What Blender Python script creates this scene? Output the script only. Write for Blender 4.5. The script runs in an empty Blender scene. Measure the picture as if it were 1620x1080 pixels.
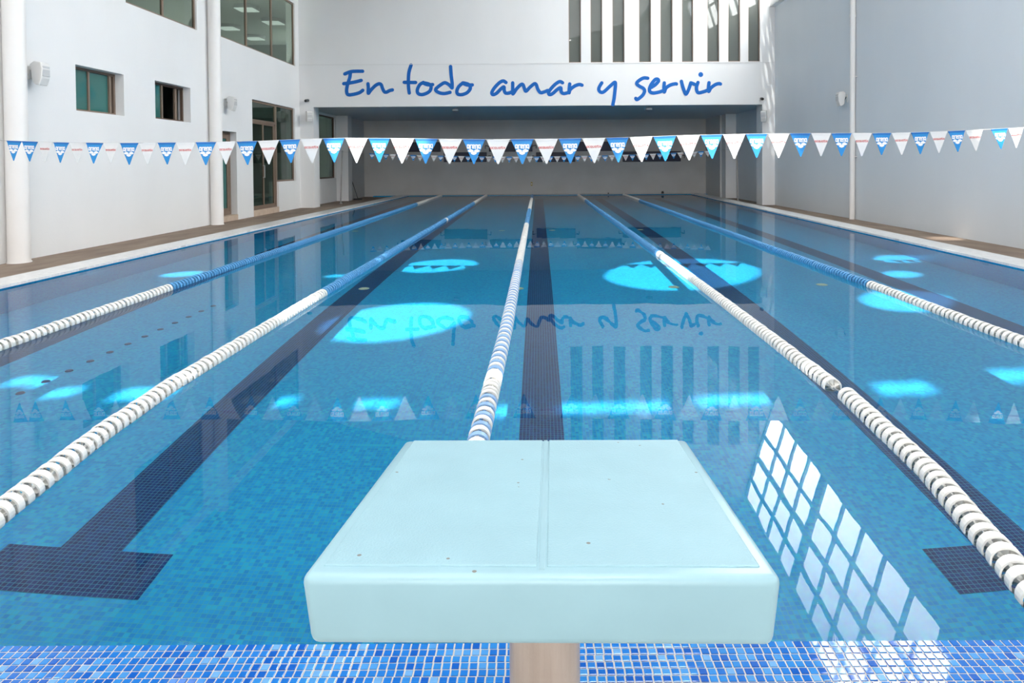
import bpy, bmesh, math, random
from mathutils import Vector, Matrix
random.seed(7)
SC = bpy.context.scene
COL = SC.collection

# ---------------------------------------------------------------- camera, sky, sun, fill lights, exposure
cam_data = bpy.data.cameras.new('camera')
cam = bpy.data.objects.new('camera', cam_data)
COL.objects.link(cam)
F_PX, PITCH, ROLL = 1020.0, math.radians(1.2), math.radians(0.35)
cam_data.sensor_width = 36.0
cam_data.lens = F_PX / 1620 * 36
fwd = Vector((0, math.cos(PITCH), -math.sin(PITCH)))
up0 = Vector((0, math.sin(PITCH), math.cos(PITCH)))
right = Vector((1, 0, 0)) * math.cos(ROLL) - up0 * math.sin(ROLL)
up = up0 * math.cos(ROLL) + Vector((1, 0, 0)) * math.sin(ROLL)
cam.matrix_world = Matrix(((right.x, up.x, -fwd.x, 0), (right.y, up.y, -fwd.y, -1.80),
                           (right.z, up.z, -fwd.z, 1.36), (0, 0, 0, 1)))
cam_data.shift_x = -(852.13 - 810) / 1620
cam_data.shift_y = -(540 - 279.37) / 1620
cam_data.clip_start = 0.02
SC.camera = cam

SKY, SUN, ROOF_L, BACK_L = 28.0, 10.0, 2.6, 9.8
world = bpy.data.worlds.new('sky'); SC.world = world; world.use_nodes = True
bgn = world.node_tree.nodes['Background']
bgn.inputs[0].default_value = (1.0, 0.98, 0.97, 1); bgn.inputs[1].default_value = SKY

SUN_DIR = Vector((0.10, 1.0, -0.983)).normalized()
sun = bpy.data.lights.new('sun', 'SUN'); sun.energy = SUN; sun.angle = math.radians(0.55); sun.color = (1.0, 0.97, 0.92)
sun_o = bpy.data.objects.new('sun', sun); COL.objects.link(sun_o)
sun_o.rotation_euler = SUN_DIR.to_track_quat('-Z', 'Y').to_euler(); sun_o.location = (0, -10, 14)
sun.cycles.is_caustics_light = True

def area(name, loc, direction, sx, sy, radiance, color, portal=False):
    l = bpy.data.lights.new(name, 'AREA'); l.shape = 'RECTANGLE'; l.size = sx; l.size_y = sy
    l.energy = radiance * sx * sy * math.pi; l.color = color
    o = bpy.data.objects.new(name, l); COL.objects.link(o); o.location = loc
    o.rotation_euler = Vector(direction).to_track_quat('-Z', 'Y').to_euler()
    if portal: l.cycles.is_portal = True
    return o
ROOF_0, ROOF_S = 8.73, .2652                 # the roof rises from the left wall to the clerestory
ROOF_Z = ROOF_0 + ROOF_S * 6.3
# unseen fill lights added under the near roof and behind the camera
area('roof_fill', (0, 4.3, ROOF_0 - 0.12), (ROOF_S, 0, -1), 10.0, 13.0, ROOF_L, (0.98, 0.99, 1.0))
area('rear_fill', (0.0, -13.4, 4.2), (0, 1, 0), 12.0, 4.8, BACK_L, (1.0, 0.97, 0.93))
area('clerestory_portal', (7.25, 14.3, 8.2), (-1, 0, -0.3), 3.6, 9.4, 1.0, (1, 1, 1), True)
SC.view_settings.view_transform = 'Standard'; SC.view_settings.look = 'None'
SC.view_settings.exposure = -0.24; SC.view_settings.gamma = 1.0; SC.view_settings.use_curve_mapping = False
SC.cycles.caustics_reflective = False

# ---------------------------------------------------------------- materials
def mat(name, color=(.8, .8, .8), rough=.5, metal=0.0, spec=.5):
    m = bpy.data.materials.new(name); m.use_nodes = True
    b = m.node_tree.nodes['Principled BSDF']
    b.inputs['Base Color'].default_value = (*color, 1); b.inputs['Roughness'].default_value = rough
    b.inputs['Metallic'].default_value = metal; b.inputs['Specular IOR Level'].default_value = spec
    return m
def nodes(m): return m.node_tree.nodes, m.node_tree.links, m.node_tree.nodes['Principled BSDF']
def ramp(N, stops, mode='LINEAR'):
    r = N.new('ShaderNodeValToRGB'); r.color_ramp.interpolation = mode; e = r.color_ramp.elements
    while len(e) < len(stops): e.new(0.5)
    for q, (p, c) in zip(e, stops): q.position = p; q.color = (*c, 1)
    return r
def noisy(name, c1, c2, scale, rough=.6, bump=0.0, bscale=None, stretch=(1, 1, 1), detail=5):
    m = mat(name, c1, rough); N, Lk, B = nodes(m)
    tc = N.new('ShaderNodeTexCoord'); mp = N.new('ShaderNodeMapping'); mp.inputs['Scale'].default_value = stretch
    Lk.new(tc.outputs['Object'], mp.inputs[0])
    n = N.new('ShaderNodeTexNoise'); n.inputs['Scale'].default_value = scale; n.inputs['Detail'].default_value = detail
    Lk.new(mp.outputs[0], n.inputs['Vector'])
    r = ramp(N, [(0.3, c1), (0.7, c2)]); Lk.new(n.outputs[0], r.inputs[0]); Lk.new(r.outputs[0], B.inputs['Base Color'])
    if bump:
        n2 = N.new('ShaderNodeTexNoise'); n2.inputs['Scale'].default_value = bscale or scale * 4; n2.inputs['Detail'].default_value = 3
        Lk.new(tc.outputs['Object'], n2.inputs['Vector'])
        bp = N.new('ShaderNodeBump'); bp.inputs['Strength'].default_value = bump; bp.inputs['Distance'].default_value = .01
        Lk.new(n2.outputs[0], bp.inputs['Height']); Lk.new(bp.outputs[0], B.inputs['Normal'])
    return m
def mosaic(name, stops, grout, pitch=.025, gap=.0022, rough=.25, swizzle=None):
    """small square tiles: each tile its own shade, recessed grout"""
    m = mat(name, stops[0][1], rough); N, Lk, B = nodes(m)
    tc = N.new('ShaderNodeTexCoord'); vec = tc.outputs['Object']
    if swizzle:
        sp = N.new('ShaderNodeSeparateXYZ'); Lk.new(vec, sp.inputs[0]); cb = N.new('ShaderNodeCombineXYZ')
        for i, a in enumerate(swizzle): Lk.new(sp.outputs[a], cb.inputs[i])
        vec = cb.outputs[0]
    br = N.new('ShaderNodeTexBrick'); br.offset = 0; br.squash = 1
    br.inputs['Color1'].default_value = (0, 0, 0, 1); br.inputs['Color2'].default_value = (1, 1, 1, 1); br.inputs['Mortar'].default_value = (.5, .5, .5, 1)
    br.inputs['Scale'].default_value = 1; br.inputs['Mortar Size'].default_value = gap / 2; br.inputs['Mortar Smooth'].default_value = .1
    br.inputs['Bias'].default_value = 0; br.inputs['Brick Width'].default_value = pitch; br.inputs['Row Height'].default_value = pitch
    Lk.new(vec, br.inputs['Vector'])
    r = ramp(N, stops); Lk.new(br.outputs['Color'], r.inputs[0])
    mx = N.new('ShaderNodeMix'); mx.data_type = 'RGBA'; Lk.new(br.outputs['Fac'], mx.inputs['Factor'])
    Lk.new(r.outputs[0], mx.inputs['A']); mx.inputs['B'].default_value = (*grout, 1)
    Lk.new(mx.outputs['Result'], B.inputs['Base Color'])
    return m
def glass_pane(name, tint, refl_ior=1.5, body=None, opacity=0.0):
    """thin pane: tinted see-through, Fresnel mirror; body = a film on the glass"""
    m = bpy.data.materials.new(name); m.use_nodes = True; N = m.node_tree.nodes; Lk = m.node_tree.links; N.clear()
    out = N.new('ShaderNodeOutputMaterial'); tr = N.new('ShaderNodeBsdfTransparent'); tr.inputs[0].default_value = (*tint, 1)
    base = tr.outputs[0]
    if body:
        d = N.new('ShaderNodeBsdfDiffuse'); d.inputs[0].default_value = (*body, 1)
        mb = N.new('ShaderNodeMixShader'); mb.inputs[0].default_value = opacity
        Lk.new(base, mb.inputs[1]); Lk.new(d.outputs[0], mb.inputs[2]); base = mb.outputs[0]
    g = N.new('ShaderNodeBsdfGlossy'); g.inputs['Roughness'].default_value = 0.02
    fr = N.new('ShaderNodeFresnel'); ge = N.new('ShaderNodeNewGeometry'); mi = N.new('ShaderNodeMix')   # both faces of the sheet mirror alike
    mi.inputs['A'].default_value = refl_ior; mi.inputs['B'].default_value = 1 / refl_ior
    Lk.new(ge.outputs['Backfacing'], mi.inputs['Factor']); Lk.new(mi.outputs['Result'], fr.inputs[0])
    mx = N.new('ShaderNodeMixShader'); Lk.new(fr.outputs[0], mx.inputs[0]); Lk.new(base, mx.inputs[1]); Lk.new(g.outputs[0], mx.inputs[2])
    Lk.new(mx.outputs[0], out.inputs[0]); return m

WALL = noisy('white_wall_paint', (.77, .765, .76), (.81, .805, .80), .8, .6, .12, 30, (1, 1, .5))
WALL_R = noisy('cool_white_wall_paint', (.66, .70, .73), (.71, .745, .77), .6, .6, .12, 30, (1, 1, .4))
COLUMN = noisy('warm_white_column_paint', (.80, .775, .75), (.83, .81, .79), 2, .55, .05, 40)
ROOFM = noisy('grey_roof_sheet', (.10, .105, .105), (.13, .135, .135), 1.5, .6)
DECK = noisy('brown_stone_deck', (.17, .12, .088), (.26, .195, .145), 3.5, .75, .25, 25, (1, .35, 1))
KERB = mosaic('white_kerb_mosaic', [(0, (.74, .74, .73)), (1, (.82, .82, .80))], (.62, .62, .60), .05, .003)
BLUES = [(0, (.008, .255, .63)), (.4, (.010, .315, .70)), (.75, (.012, .37, .73)), (1, (.016, .44, .70))]
FLOOR_T = mosaic('azure_pool_mosaic', BLUES, (.04, .40, .52), gap=.003)
SIDE_TX = mosaic('azure_side_mosaic', BLUES, (.06, .42, .55), swizzle=(1, 2, 0))
SIDE_TY = mosaic('azure_end_mosaic', BLUES, (.06, .42, .55), swizzle=(0, 2, 1))
LINE_T = mosaic('navy_line_mosaic', [(0, (.002, .014, .10)), (1, (.005, .034, .18))], (.04, .24, .36), gap=.003)
GROUT = mat('cream_grout', (.50, .475, .43), .8)
FRAME = mat('bronze_aluminium', (.23, .165, .125), .45, .2)
FRAME_D = mat('dark_bronze_aluminium', (.12, .075, .055), .5, .2)
FRAME_G = mat('grey_glazing_bar', (.20, .22, .23), .5)
PANE_TEAL = glass_pane('teal_film_glass', (.10, .25, .22), 1.5, (.05, .20, .18), .75)
PANE_DARK = glass_pane('green_tinted_glass', (.40, .50, .46), 1.5)
PANE_UP = glass_pane('pale_tinted_glass', (.60, .68, .64), 1.5)
PANE_STRIP = glass_pane('grey_strip_glass', (.2, .22, .2), 1.6, (.13, .14, .13), .85)
PANE_CLEAR = glass_pane('clear_roof_glass', (.95, .97, .97), 1.3)
STEP = noisy('beige_stone_step', (.50, .38, .29), (.60, .48, .38), 6, .6)
LET_BLUE = mat('blue_wall_paint', (.001, .12, .46), .8)
FLAG_BLUE = mat('blue_pennant_fabric', (.015, .245, .60), .55)
FLAG_HEM = mat('deep_blue_pennant_hem', (.004, .14, .46), .55)
FLAG_WHITE = mat('white_pennant_fabric', (.72, .73, .73), .6)
PRINT_W = mat('white_print', (.86, .86, .86), .5)
PRINT_R = mat('red_print', (.55, .03, .03), .5)
LINE_CORD = mat('grey_cord', (.45, .45, .45), .6)
FL_WHITE = mat('white_float_plastic', (.80, .79, .75), .4)
FL_BLUE = mat('blue_float_plastic', (.08, .30, .58), .4)
FL_PALE = mat('pale_blue_float_plastic', (.25, .42, .68), .4)
CABLE = mat('steel_cable', (.40, .42, .42), .4, .7)
PLASTIC = mat('off_white_plastic', (.72, .71, .69), .45)
GRILLE = mat('light_grey_grille', (.52, .52, .52), .6)
BLACK = mat('black_plastic', (.015, .015, .016), .4)
NAVY = mat('navy_panel', (.006, .011, .04), .5)
STEEL = noisy('galvanised_pole', (.30, .29, .28), (.42, .40, .38), 8, .4)
LAMP_GREY = mat('grey_lamp_housing', (.25, .25, .25), .5)
YELLOW = mat('yellowed_socket', (.45, .34, .10), .5)
INLET = mat('pale_inlet_plastic', (.62, .75, .52), .5)
DARKSPOT = mat('dark_blue_stud', (.004, .05, .16), .5)
OFFICE = mat('office_paint', (.72, .73, .70), .7)
OFFICE_D = mat('lobby_paint', (.34, .38, .35), .7)
WOOD_D = noisy('dark_wood', (.05, .025, .018), (.09, .045, .03), 6, .5)
LEAF = noisy('leaf_green', (.10, .20, .03), (.35, .40, .08), 12, .6)
TERRA = mat('terracotta', (.35, .13, .07), .8)
LAMP_ON = bpy.data.materials.new('fluorescent_tube'); LAMP_ON.use_nodes = True
_b = LAMP_ON.node_tree.nodes['Principled BSDF']; _b.inputs['Emission Color'].default_value = (1, 1, .97, 1); _b.inputs['Emission Strength'].default_value = 1.0

def water_material():
    m = bpy.data.materials.new('clear_pool_water'); m.use_nodes = True; N = m.node_tree.nodes; Lk = m.node_tree.links; N.clear()
    out = N.new('ShaderNodeOutputMaterial'); g = N.new('ShaderNodeBsdfRefraction'); g.inputs['IOR'].default_value = 1.333
    g.inputs['Roughness'].default_value = 0; g.inputs['Color'].default_value = (.97, 1, 1, 1)
    gl = N.new('ShaderNodeBsdfGlossy'); gl.inputs['Roughness'].default_value = 0
    fr = N.new('ShaderNodeFresnel'); fr.inputs['IOR'].default_value = 1.333
    sub = N.new('ShaderNodeMath'); sub.operation = 'SUBTRACT'; sub.use_clamp = True; sub.inputs[1].default_value = .031; Lk.new(fr.outputs[0], sub.inputs[0])
    mx = N.new('ShaderNodeMixShader'); Lk.new(sub.outputs[0], mx.inputs[0]); Lk.new(g.outputs[0], mx.inputs[1]); Lk.new(gl.outputs[0], mx.inputs[2])
    tc = N.new('ShaderNodeTexCoord'); n = N.new('ShaderNodeTexNoise'); n.inputs['Scale'].default_value = 2.2; n.inputs['Detail'].default_value = 2
    Lk.new(tc.outputs['Object'], n.inputs['Vector'])
    bp = N.new('ShaderNodeBump'); bp.inputs['Strength'].default_value = 1; bp.inputs['Distance'].default_value = .0005
    Lk.new(n.outputs[0], bp.inputs['Height']); Lk.new(bp.outputs[0], g.inputs['Normal']); Lk.new(bp.outputs[0], gl.inputs['Normal']); Lk.new(bp.outputs[0], fr.inputs['Normal'])
    Lk.new(mx.outputs[0], out.inputs[0]); return m
WATER = water_material()

def block_material(name, c, rough, bump):
    m = mat(name, c, rough); N, Lk, B = nodes(m); tc = N.new('ShaderNodeTexCoord')
    v = N.new('ShaderNodeTexVoronoi'); v.inputs['Scale'].default_value = 26; v.feature = 'F1'; Lk.new(tc.outputs['Object'], v.inputs['Vector'])
    n = N.new('ShaderNodeTexNoise'); n.inputs['Scale'].default_value = 9; n.inputs['Detail'].default_value = 6; Lk.new(tc.outputs['Object'], n.inputs['Vector'])
    # chips: tiny dark spots where both textures agree
    a = N.new('ShaderNodeMath'); a.operation = 'LESS_THAN'; a.inputs[1].default_value = .085; Lk.new(v.outputs['Distance'], a.inputs[0])
    q = N.new('ShaderNodeMath'); q.operation = 'GREATER_THAN'; q.inputs[1].default_value = .55; Lk.new(n.outputs[0], q.inputs[0])
    mu = N.new('ShaderNodeMath'); mu.operation = 'MULTIPLY'; Lk.new(a.outputs[0], mu.inputs[0]); Lk.new(q.outputs[0], mu.inputs[1])
    r = ramp(N, [(.3, tuple(x * .96 for x in c)), (.7, tuple(min(1, x * 1.03) for x in c))]); Lk.new(n.outputs[0], r.inputs[0])
    mx = N.new('ShaderNodeMix'); mx.data_type = 'RGBA'; Lk.new(mu.outputs[0], mx.inputs['Factor']); Lk.new(r.outputs[0], mx.inputs['A'])
    mx.inputs['B'].default_value = (.16, .15, .13, 1); Lk.new(mx.outputs['Result'], B.inputs['Base Color'])
    if bump:
        n2 = N.new('ShaderNodeTexNoise'); n2.inputs['Scale'].default_value = 260; n2.inputs['Detail'].default_value = 2; Lk.new(tc.outputs['Object'], n2.inputs['Vector'])
        bp = N.new('ShaderNodeBump'); bp.inputs['Strength'].default_value = bump; bp.inputs['Distance'].default_value = .002
        Lk.new(n2.outputs[0], bp.inputs['Height']); Lk.new(bp.outputs[0], B.inputs['Normal'])
    return m
SHELL = block_material('pale_aqua_gelcoat', (.27, .435, .49), .32, 0)
GRIP = block_material('pale_aqua_grip', (.265, .43, .485), .5, .5)
POST = noisy('brushed_rusty_steel', (.36, .285, .24), (.52, .435, .38), 14, .38, .1, 60, (1, 1, .12)); POST.node_tree.nodes['Principled BSDF'].inputs['Metallic'].default_value = .35

# ---------------------------------------------------------------- helpers
class MB:
    """collects geometry for ONE mesh object"""
    def __init__(s): s.v = []; s.f = []
    def add(s, vs, fs):
        o = len(s.v); s.v += [tuple(p) for p in vs]; s.f += [tuple(i + o for i in q) for q in fs]; return s
    def box(s, x0, x1, y0, y1, z0, z1):
        return s.add([(x0, y0, z0), (x1, y0, z0), (x1, y1, z0), (x0, y1, z0), (x0, y0, z1), (x1, y0, z1), (x1, y1, z1), (x0, y1, z1)],
                     [(0, 3, 2, 1), (4, 5, 6, 7), (0, 1, 5, 4), (1, 2, 6, 5), (2, 3, 7, 6), (3, 0, 4, 7)])
    def hexa(s, p):  # eight points in box order
        return s.add(p, [(0, 3, 2, 1), (4, 5, 6, 7), (0, 1, 5, 4), (1, 2, 6, 5), (2, 3, 7, 6), (3, 0, 4, 7)])
    def tube(s, p, q, r, n=12, r2=None, caps=True):
        p = Vector(p); q = Vector(q); d = (q - p).normalized(); r2 = r if r2 is None else r2
        a = d.orthogonal().normalized(); b = d.cross(a); o = len(s.v)
        for i in range(n):
            t = 2 * math.pi * i / n; w = a * math.cos(t) + b * math.sin(t)
            s.v += [tuple(p + w * r), tuple(q + w * r2)]
        for i in range(n):
            j = (i + 1) % n; s.f.append((o + 2 * i, o + 2 * j, o + 2 * j + 1, o + 2 * i + 1))
        if caps:
            s.f.append(tuple(o + 2 * i for i in reversed(range(n)))); s.f.append(tuple(o + 2 * i + 1 for i in range(n)))
        return s
    def mesh(s, name, m, smooth=False):
        me = bpy.data.meshes.new(name); me.from_pydata(s.v, [], s.f); me.update()
        if m: me.materials.append(m)
        if smooth: me.polygons.foreach_set('use_smooth', [True] * len(me.polygons))
        return me
    def build(s, name, m, parent=None, smooth=False, bevel=0.0, kind=None):
        o = bpy.data.objects.new(name, s.mesh(name, m, smooth)); COL.objects.link(o)
        if parent: o.parent = parent
        if bevel:
            b = o.modifiers.new('edge', 'BEVEL'); b.width = bevel; b.segments = 2; b.limit_method = 'ANGLE'
        if kind: o['kind'] = kind
        return o
def tag(o, label=None, cat=None, group=None, kind=None):
    if label: o['label'] = label
    if cat: o['category'] = cat
    if group: o['group'] = group
    if kind: o['kind'] = kind
    return o
def empty(name, loc=(0, 0, 0)):
    o = bpy.data.objects.new(name, None); COL.objects.link(o); o.location = loc; o.empty_display_size = .1; return o
def thing(name, label, cat, loc=(0, 0, 0), group=None): return tag(empty(name, loc), label, cat, group)
def structure(name, loc=(0, 0, 0)): return tag(empty(name, loc), kind='structure')
def clone(o, parent=None):
    c = o.copy(); COL.objects.link(c)
    if parent: c.parent = parent
    for ch in list(o.children): clone(ch, c)
    return c
def grid_with_holes(a0, a1, b0, b1, holes):
    """cells of a rectangle left over after cutting rectangular holes"""
    A = sorted({a0, a1, *[h[0] for h in holes], *[h[1] for h in holes]}); Bq = sorted({b0, b1, *[h[2] for h in holes], *[h[3] for h in holes]})
    A = [a for a in A if a0 <= a <= a1]; Bq = [b for b in Bq if b0 <= b <= b1]; out = []
    for i in range(len(A) - 1):
        run = None
        for j in range(len(Bq) - 1):
            ca = (A[i] + A[i + 1]) / 2; cb = (Bq[j] + Bq[j + 1]) / 2
            if any(h[0] < ca < h[1] and h[2] < cb < h[3] for h in holes):
                if run: out.append((A[i], A[i + 1], *run)); run = None
            else: run = (run[0], Bq[j + 1]) if run else (Bq[j], Bq[j + 1])
        if run: out.append((A[i], A[i + 1], *run))
    return out
def smooth_path(p, n=6):
    if len(p) < 3: return list(p)
    P = [p[0]] + list(p) + [p[-1]]; out = []
    for i in range(1, len(P) - 2):
        for k in range(n):
            t = k / n; q = []
            for c in (0, 1):
                a, b, c_, d = P[i - 1][c], P[i][c], P[i + 1][c], P[i + 2][c]
                q.append(.5 * (2 * b + (c_ - a) * t + (2 * a - 5 * b + 4 * c_ - d) * t * t + (3 * b - a - 3 * c_ + d) * t ** 3))
            out.append(tuple(q))
    return out + [p[-1]]
def stroke(mb, path, w, put, cap=8):
    """a round-capped pen stroke; put maps (u, v) to a point"""
    n = len(path); L = []; R = []; mb.k = getattr(mb, 'k', 0) + 1; lift = mb.k * .00006   # every pass lies a hair above the last
    for i, (x, y) in enumerate(path):
        a = path[max(0, i - 1)]; b = path[min(n - 1, i + 1)]; dx, dy = b[0] - a[0], b[1] - a[1]; l = math.hypot(dx, dy) or 1
        nx, ny = -dy / l * w / 2, dx / l * w / 2; L.append((x + nx, y + ny)); R.append((x - nx, y - ny))
    mb.add([put(*q, lift + i * .00002) for i, pr in enumerate(zip(L, R)) for q in pr], [(2 * i, 2 * i + 1, 2 * i + 3, 2 * i + 2) for i in range(n - 1)])
    for ci, (x, y) in enumerate((path[0], path[-1])):
        mb.add([put(x + w / 2 * math.cos(2 * math.pi * k / (2 * cap)), y + w / 2 * math.sin(2 * math.pi * k / (2 * cap)), lift + .00003 * (1 + ci) + n * .00002) for k in range(2 * cap)], [tuple(range(2 * cap))])

# measured outlines (metres): lettering strokes on the beam (x, z), pennant corners along the near line (x, z)
LETTERS = [('E',[[(-6.181,4.25),(-5.993,4.321),(-5.806,4.334),(-5.611,4.333)],[(-6.002,4.292),(-6.024,4.135),(-6.099,3.906),(-6.13,3.706),(-6.088,3.591),(-5.93,3.595),(-5.728,3.646),(-5.612,3.725)],[(-6.219,3.941),(-6.069,3.957),(-5.868,3.99),(-5.66,4.041)]]),('n',[[(-5.443,3.931),(-5.434,3.787),(-5.435,3.63),(-5.354,3.729),(-5.208,3.872),(-5.093,3.928),(-5.021,3.899),(-4.98,3.784),(-4.923,3.675),(-4.852,3.663),(-4.75,3.711),(-4.664,3.731)]]),('t',[[(-4.058,4.518),(-4.127,4.295),(-4.149,4.037),(-4.146,3.808),(-4.125,3.63)],[(-4.282,3.972),(-4.087,3.965),(-3.92,3.964)]]),('o',[[(-3.67,3.963),(-3.786,3.892),(-3.865,3.735),(-3.846,3.62),(-3.732,3.576),(-3.573,3.618),(-3.457,3.704),(-3.427,3.832),(-3.498,3.913),(-3.67,3.948),(-3.542,3.89),(-3.375,3.895)]]),('d',[[(-2.795,4.464),(-2.778,4.201),(-2.751,3.943),(-2.752,3.785)],[(-2.758,3.785),(-2.852,3.886),(-2.981,3.95),(-3.111,3.888),(-3.255,3.774),(-3.271,3.702),(-3.156,3.63),(-2.998,3.606),(-2.82,3.642)]]),('o',[[(-2.406,3.941),(-2.537,3.827),(-2.601,3.684),(-2.567,3.583),(-2.438,3.568),(-2.28,3.625),(-2.178,3.739),(-2.177,3.839),(-2.249,3.905),(-2.406,3.941),(-2.278,3.877),(-2.105,3.876)]]),('a',[[(-1.027,3.947),(-1.113,3.996),(-1.228,3.948),(-1.387,3.791),(-1.481,3.634),(-1.447,3.562),(-1.331,3.605),(-1.187,3.747),(-1.094,3.804),(-1.086,3.703),(-1.044,3.611),(-0.929,3.611),(-0.814,3.659)]]),('m',[[(-0.812,3.931),(-0.813,3.759),(-0.808,3.581),(-0.698,3.73),(-0.554,3.872),(-0.482,3.872),(-0.439,3.757),(-0.388,3.665),(-0.267,3.784),(-0.122,3.898),(-0.059,3.869),(-0.009,3.726),(0.077,3.616),(0.192,3.638),(0.307,3.681)]]),('a',[[(0.783,3.927),(0.697,3.965),(0.567,3.894),(0.423,3.752),(0.336,3.623),(0.364,3.551),(0.465,3.585),(0.624,3.722),(0.724,3.764),(0.738,3.649),(0.81,3.583),(0.939,3.605),(0.997,3.633)]]),('r',[[(1.012,3.886),(0.997,3.748),(0.991,3.605),(1.026,3.705),(1.17,3.819),(1.314,3.867),(1.406,3.846)]]),('y',[[(2.038,3.914),(1.96,3.785),(1.945,3.685),(2.017,3.613),(2.118,3.641),(2.291,3.798),(2.441,3.926),(2.478,3.882),(2.463,3.682),(2.433,3.424),(2.392,3.218)]]),('s',[[(3.51,4.054),(3.381,4.063),(3.237,3.987),(3.156,3.893),(3.237,3.806),(3.366,3.734),(3.409,3.647),(3.351,3.519),(3.221,3.405),(3.155,3.377),(3.126,3.414)]]),('e',[[(3.624,3.761),(3.754,3.846),(3.855,3.96),(3.826,4.023),(3.74,4.004),(3.625,3.861),(3.567,3.718),(3.587,3.618),(3.696,3.583),(3.868,3.61),(4.012,3.658)]]),('r',[[(4.041,3.901),(4.027,3.758),(4.041,3.615),(4.099,3.744),(4.242,3.837),(4.386,3.871),(4.429,3.865)]]),('v',[[(4.587,3.95),(4.63,3.783),(4.702,3.582),(4.745,3.548),(4.817,3.682),(4.88,3.868),(4.898,3.896),(5.004,3.853)]]),('i',[[(5.119,3.909),(5.076,3.781),(5.081,3.652),(5.133,3.58),(5.277,3.607),(5.435,3.664)],[(5.208,4.161),(5.211,4.158)]]),('r',[[(5.472,3.898),(5.455,3.75),(5.463,3.621),(5.535,3.735),(5.679,3.84),(5.794,3.868),(5.837,3.856)]])]
PENNANT_EDGES = [(-6.213,1.66),(-6.034,1.653),(-5.846,1.645),(-5.671,1.638),(-5.478,1.632),(-5.285,1.63),(-5.084,1.627),(-4.89,1.624),(-4.67,1.624),(-4.452,1.625),(-4.233,1.626),(-4.004,1.627),(-3.763,1.63),(-3.531,1.633),(-3.28,1.637),(-3.026,1.647),(-2.782,1.656),(-2.52,1.662),(-2.26,1.667),(-1.987,1.663),(-1.73,1.66),(-1.447,1.656),(-1.172,1.65),(-0.887,1.644),(-0.616,1.641),(-0.327,1.641),(-0.05,1.641),(0.233,1.643),(0.506,1.645),(0.786,1.649),(1.059,1.655),(1.338,1.663),(1.612,1.671),(1.892,1.678),(2.151,1.681),(2.42,1.685),(2.675,1.686),(2.937,1.688),(3.182,1.688),(3.421,1.687),(3.66,1.687),(3.899,1.686),(4.122,1.687),(4.347,1.69),(4.568,1.696),(4.779,1.703),(4.986,1.711),(5.193,1.72),(5.284,1.724),(5.48,1.733),(5.672,1.742),(5.864,1.751)]

# ---------------------------------------------------------------- the setting
XL, XR, YB, YF, DECKZ, YN = -7.65, 7.58, 18.9, 25.65, -0.03, -14.0
WT = 0.28
# left wall with its openings (y0, y1, z0, z1)
HL = [(8.90, 10.14, 2.28, 3.04), (11.11, 12.42, 2.30, 3.06), (10.24, 12.74, 4.39, 6.42), (13.70, 18.60, 4.46, 6.42),
      (13.62, 14.55, -.03, 2.19), (15.48, 17.15, -.03, 3.12), (17.15, 18.50, .86, 3.12), (20.0, 22.5, .85, 3.12)]
w = MB()
for a, b, c, d in grid_with_holes(YN, YF, -.3, 6.9, HL): w.box(XL - WT, XL, a, b, c, d)
tag(w.build('wall_left', WALL), kind='structure')
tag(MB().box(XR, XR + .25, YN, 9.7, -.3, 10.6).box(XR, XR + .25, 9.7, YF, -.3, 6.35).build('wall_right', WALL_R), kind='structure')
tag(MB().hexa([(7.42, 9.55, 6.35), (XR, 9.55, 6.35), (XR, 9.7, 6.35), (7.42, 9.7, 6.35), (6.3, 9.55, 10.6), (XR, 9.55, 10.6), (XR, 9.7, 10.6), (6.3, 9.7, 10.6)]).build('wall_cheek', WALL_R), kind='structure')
STRIPS = [(.99, 1.38), (1.69, 2.06), (2.39, 2.77), (3.24, 3.62), (3.92, 4.31), (4.61, 4.97), (5.42, 5.80), (6.09, 6.47), (6.73, 7.10)]
w = MB()
for a, b, c, d in grid_with_holes(XL, 7.12, 3.2, 7.8, [(p, q, 4.57, 7.8) for p, q in STRIPS]): w.box(a, b, YB, YB + .3, c, d)
w.box(7.12, XR, YB, YB + .3, 3.2, 6.35)
def upper(x0, xa, xb, z0, z1): w.hexa([(x0, YB, z0), (xa, YB, z0), (xa, YB + .3, z0), (x0, YB + .3, z0), (x0, YB, z1), (xb, YB, z1), (xb, YB + .3, z1), (x0, YB + .3, z1)])
upper(7.12, 7.57, 7.14, 6.35, 7.8); upper(XL, 7.14, 6.3, 7.8, 10.6)
tag(w.build('wall_upper', WALL), kind='structure')
trm = MB().box(XL, XR, YB - .012, YB, 4.535, 4.55)
tag(trm.build('trim_1', mat('joint_line_paint', (.70, .69, .68), .6)), kind='structure')  # thin strip, slightly greyer than the wall
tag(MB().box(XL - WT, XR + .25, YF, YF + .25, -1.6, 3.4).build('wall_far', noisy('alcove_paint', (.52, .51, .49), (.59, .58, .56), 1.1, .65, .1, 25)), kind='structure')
tag(MB().box(XL - WT, XR + .25, YN - .25, YN, -.3, 10.6).build('wall_rear', WALL), kind='structure')
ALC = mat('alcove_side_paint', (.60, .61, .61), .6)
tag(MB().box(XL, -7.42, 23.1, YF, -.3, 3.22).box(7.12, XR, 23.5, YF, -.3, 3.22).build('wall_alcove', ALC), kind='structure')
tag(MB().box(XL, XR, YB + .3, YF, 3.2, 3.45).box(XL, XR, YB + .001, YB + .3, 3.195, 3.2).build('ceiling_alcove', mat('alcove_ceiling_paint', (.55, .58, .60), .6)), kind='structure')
for i, (x0, x1, y0, y1) in enumerate([(XL, -7.2, YB, YB + .5), (XL, -7.2, 22.6, 23.1), (7.18, XR, YB, YB + .55), (7.18, XR, 22.95, 23.5)]):
    tag(MB().box(x0, x1, y0, y1, -.3, 3.2).build('trim_%d' % (i + 2), WALL), kind='structure')

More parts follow.
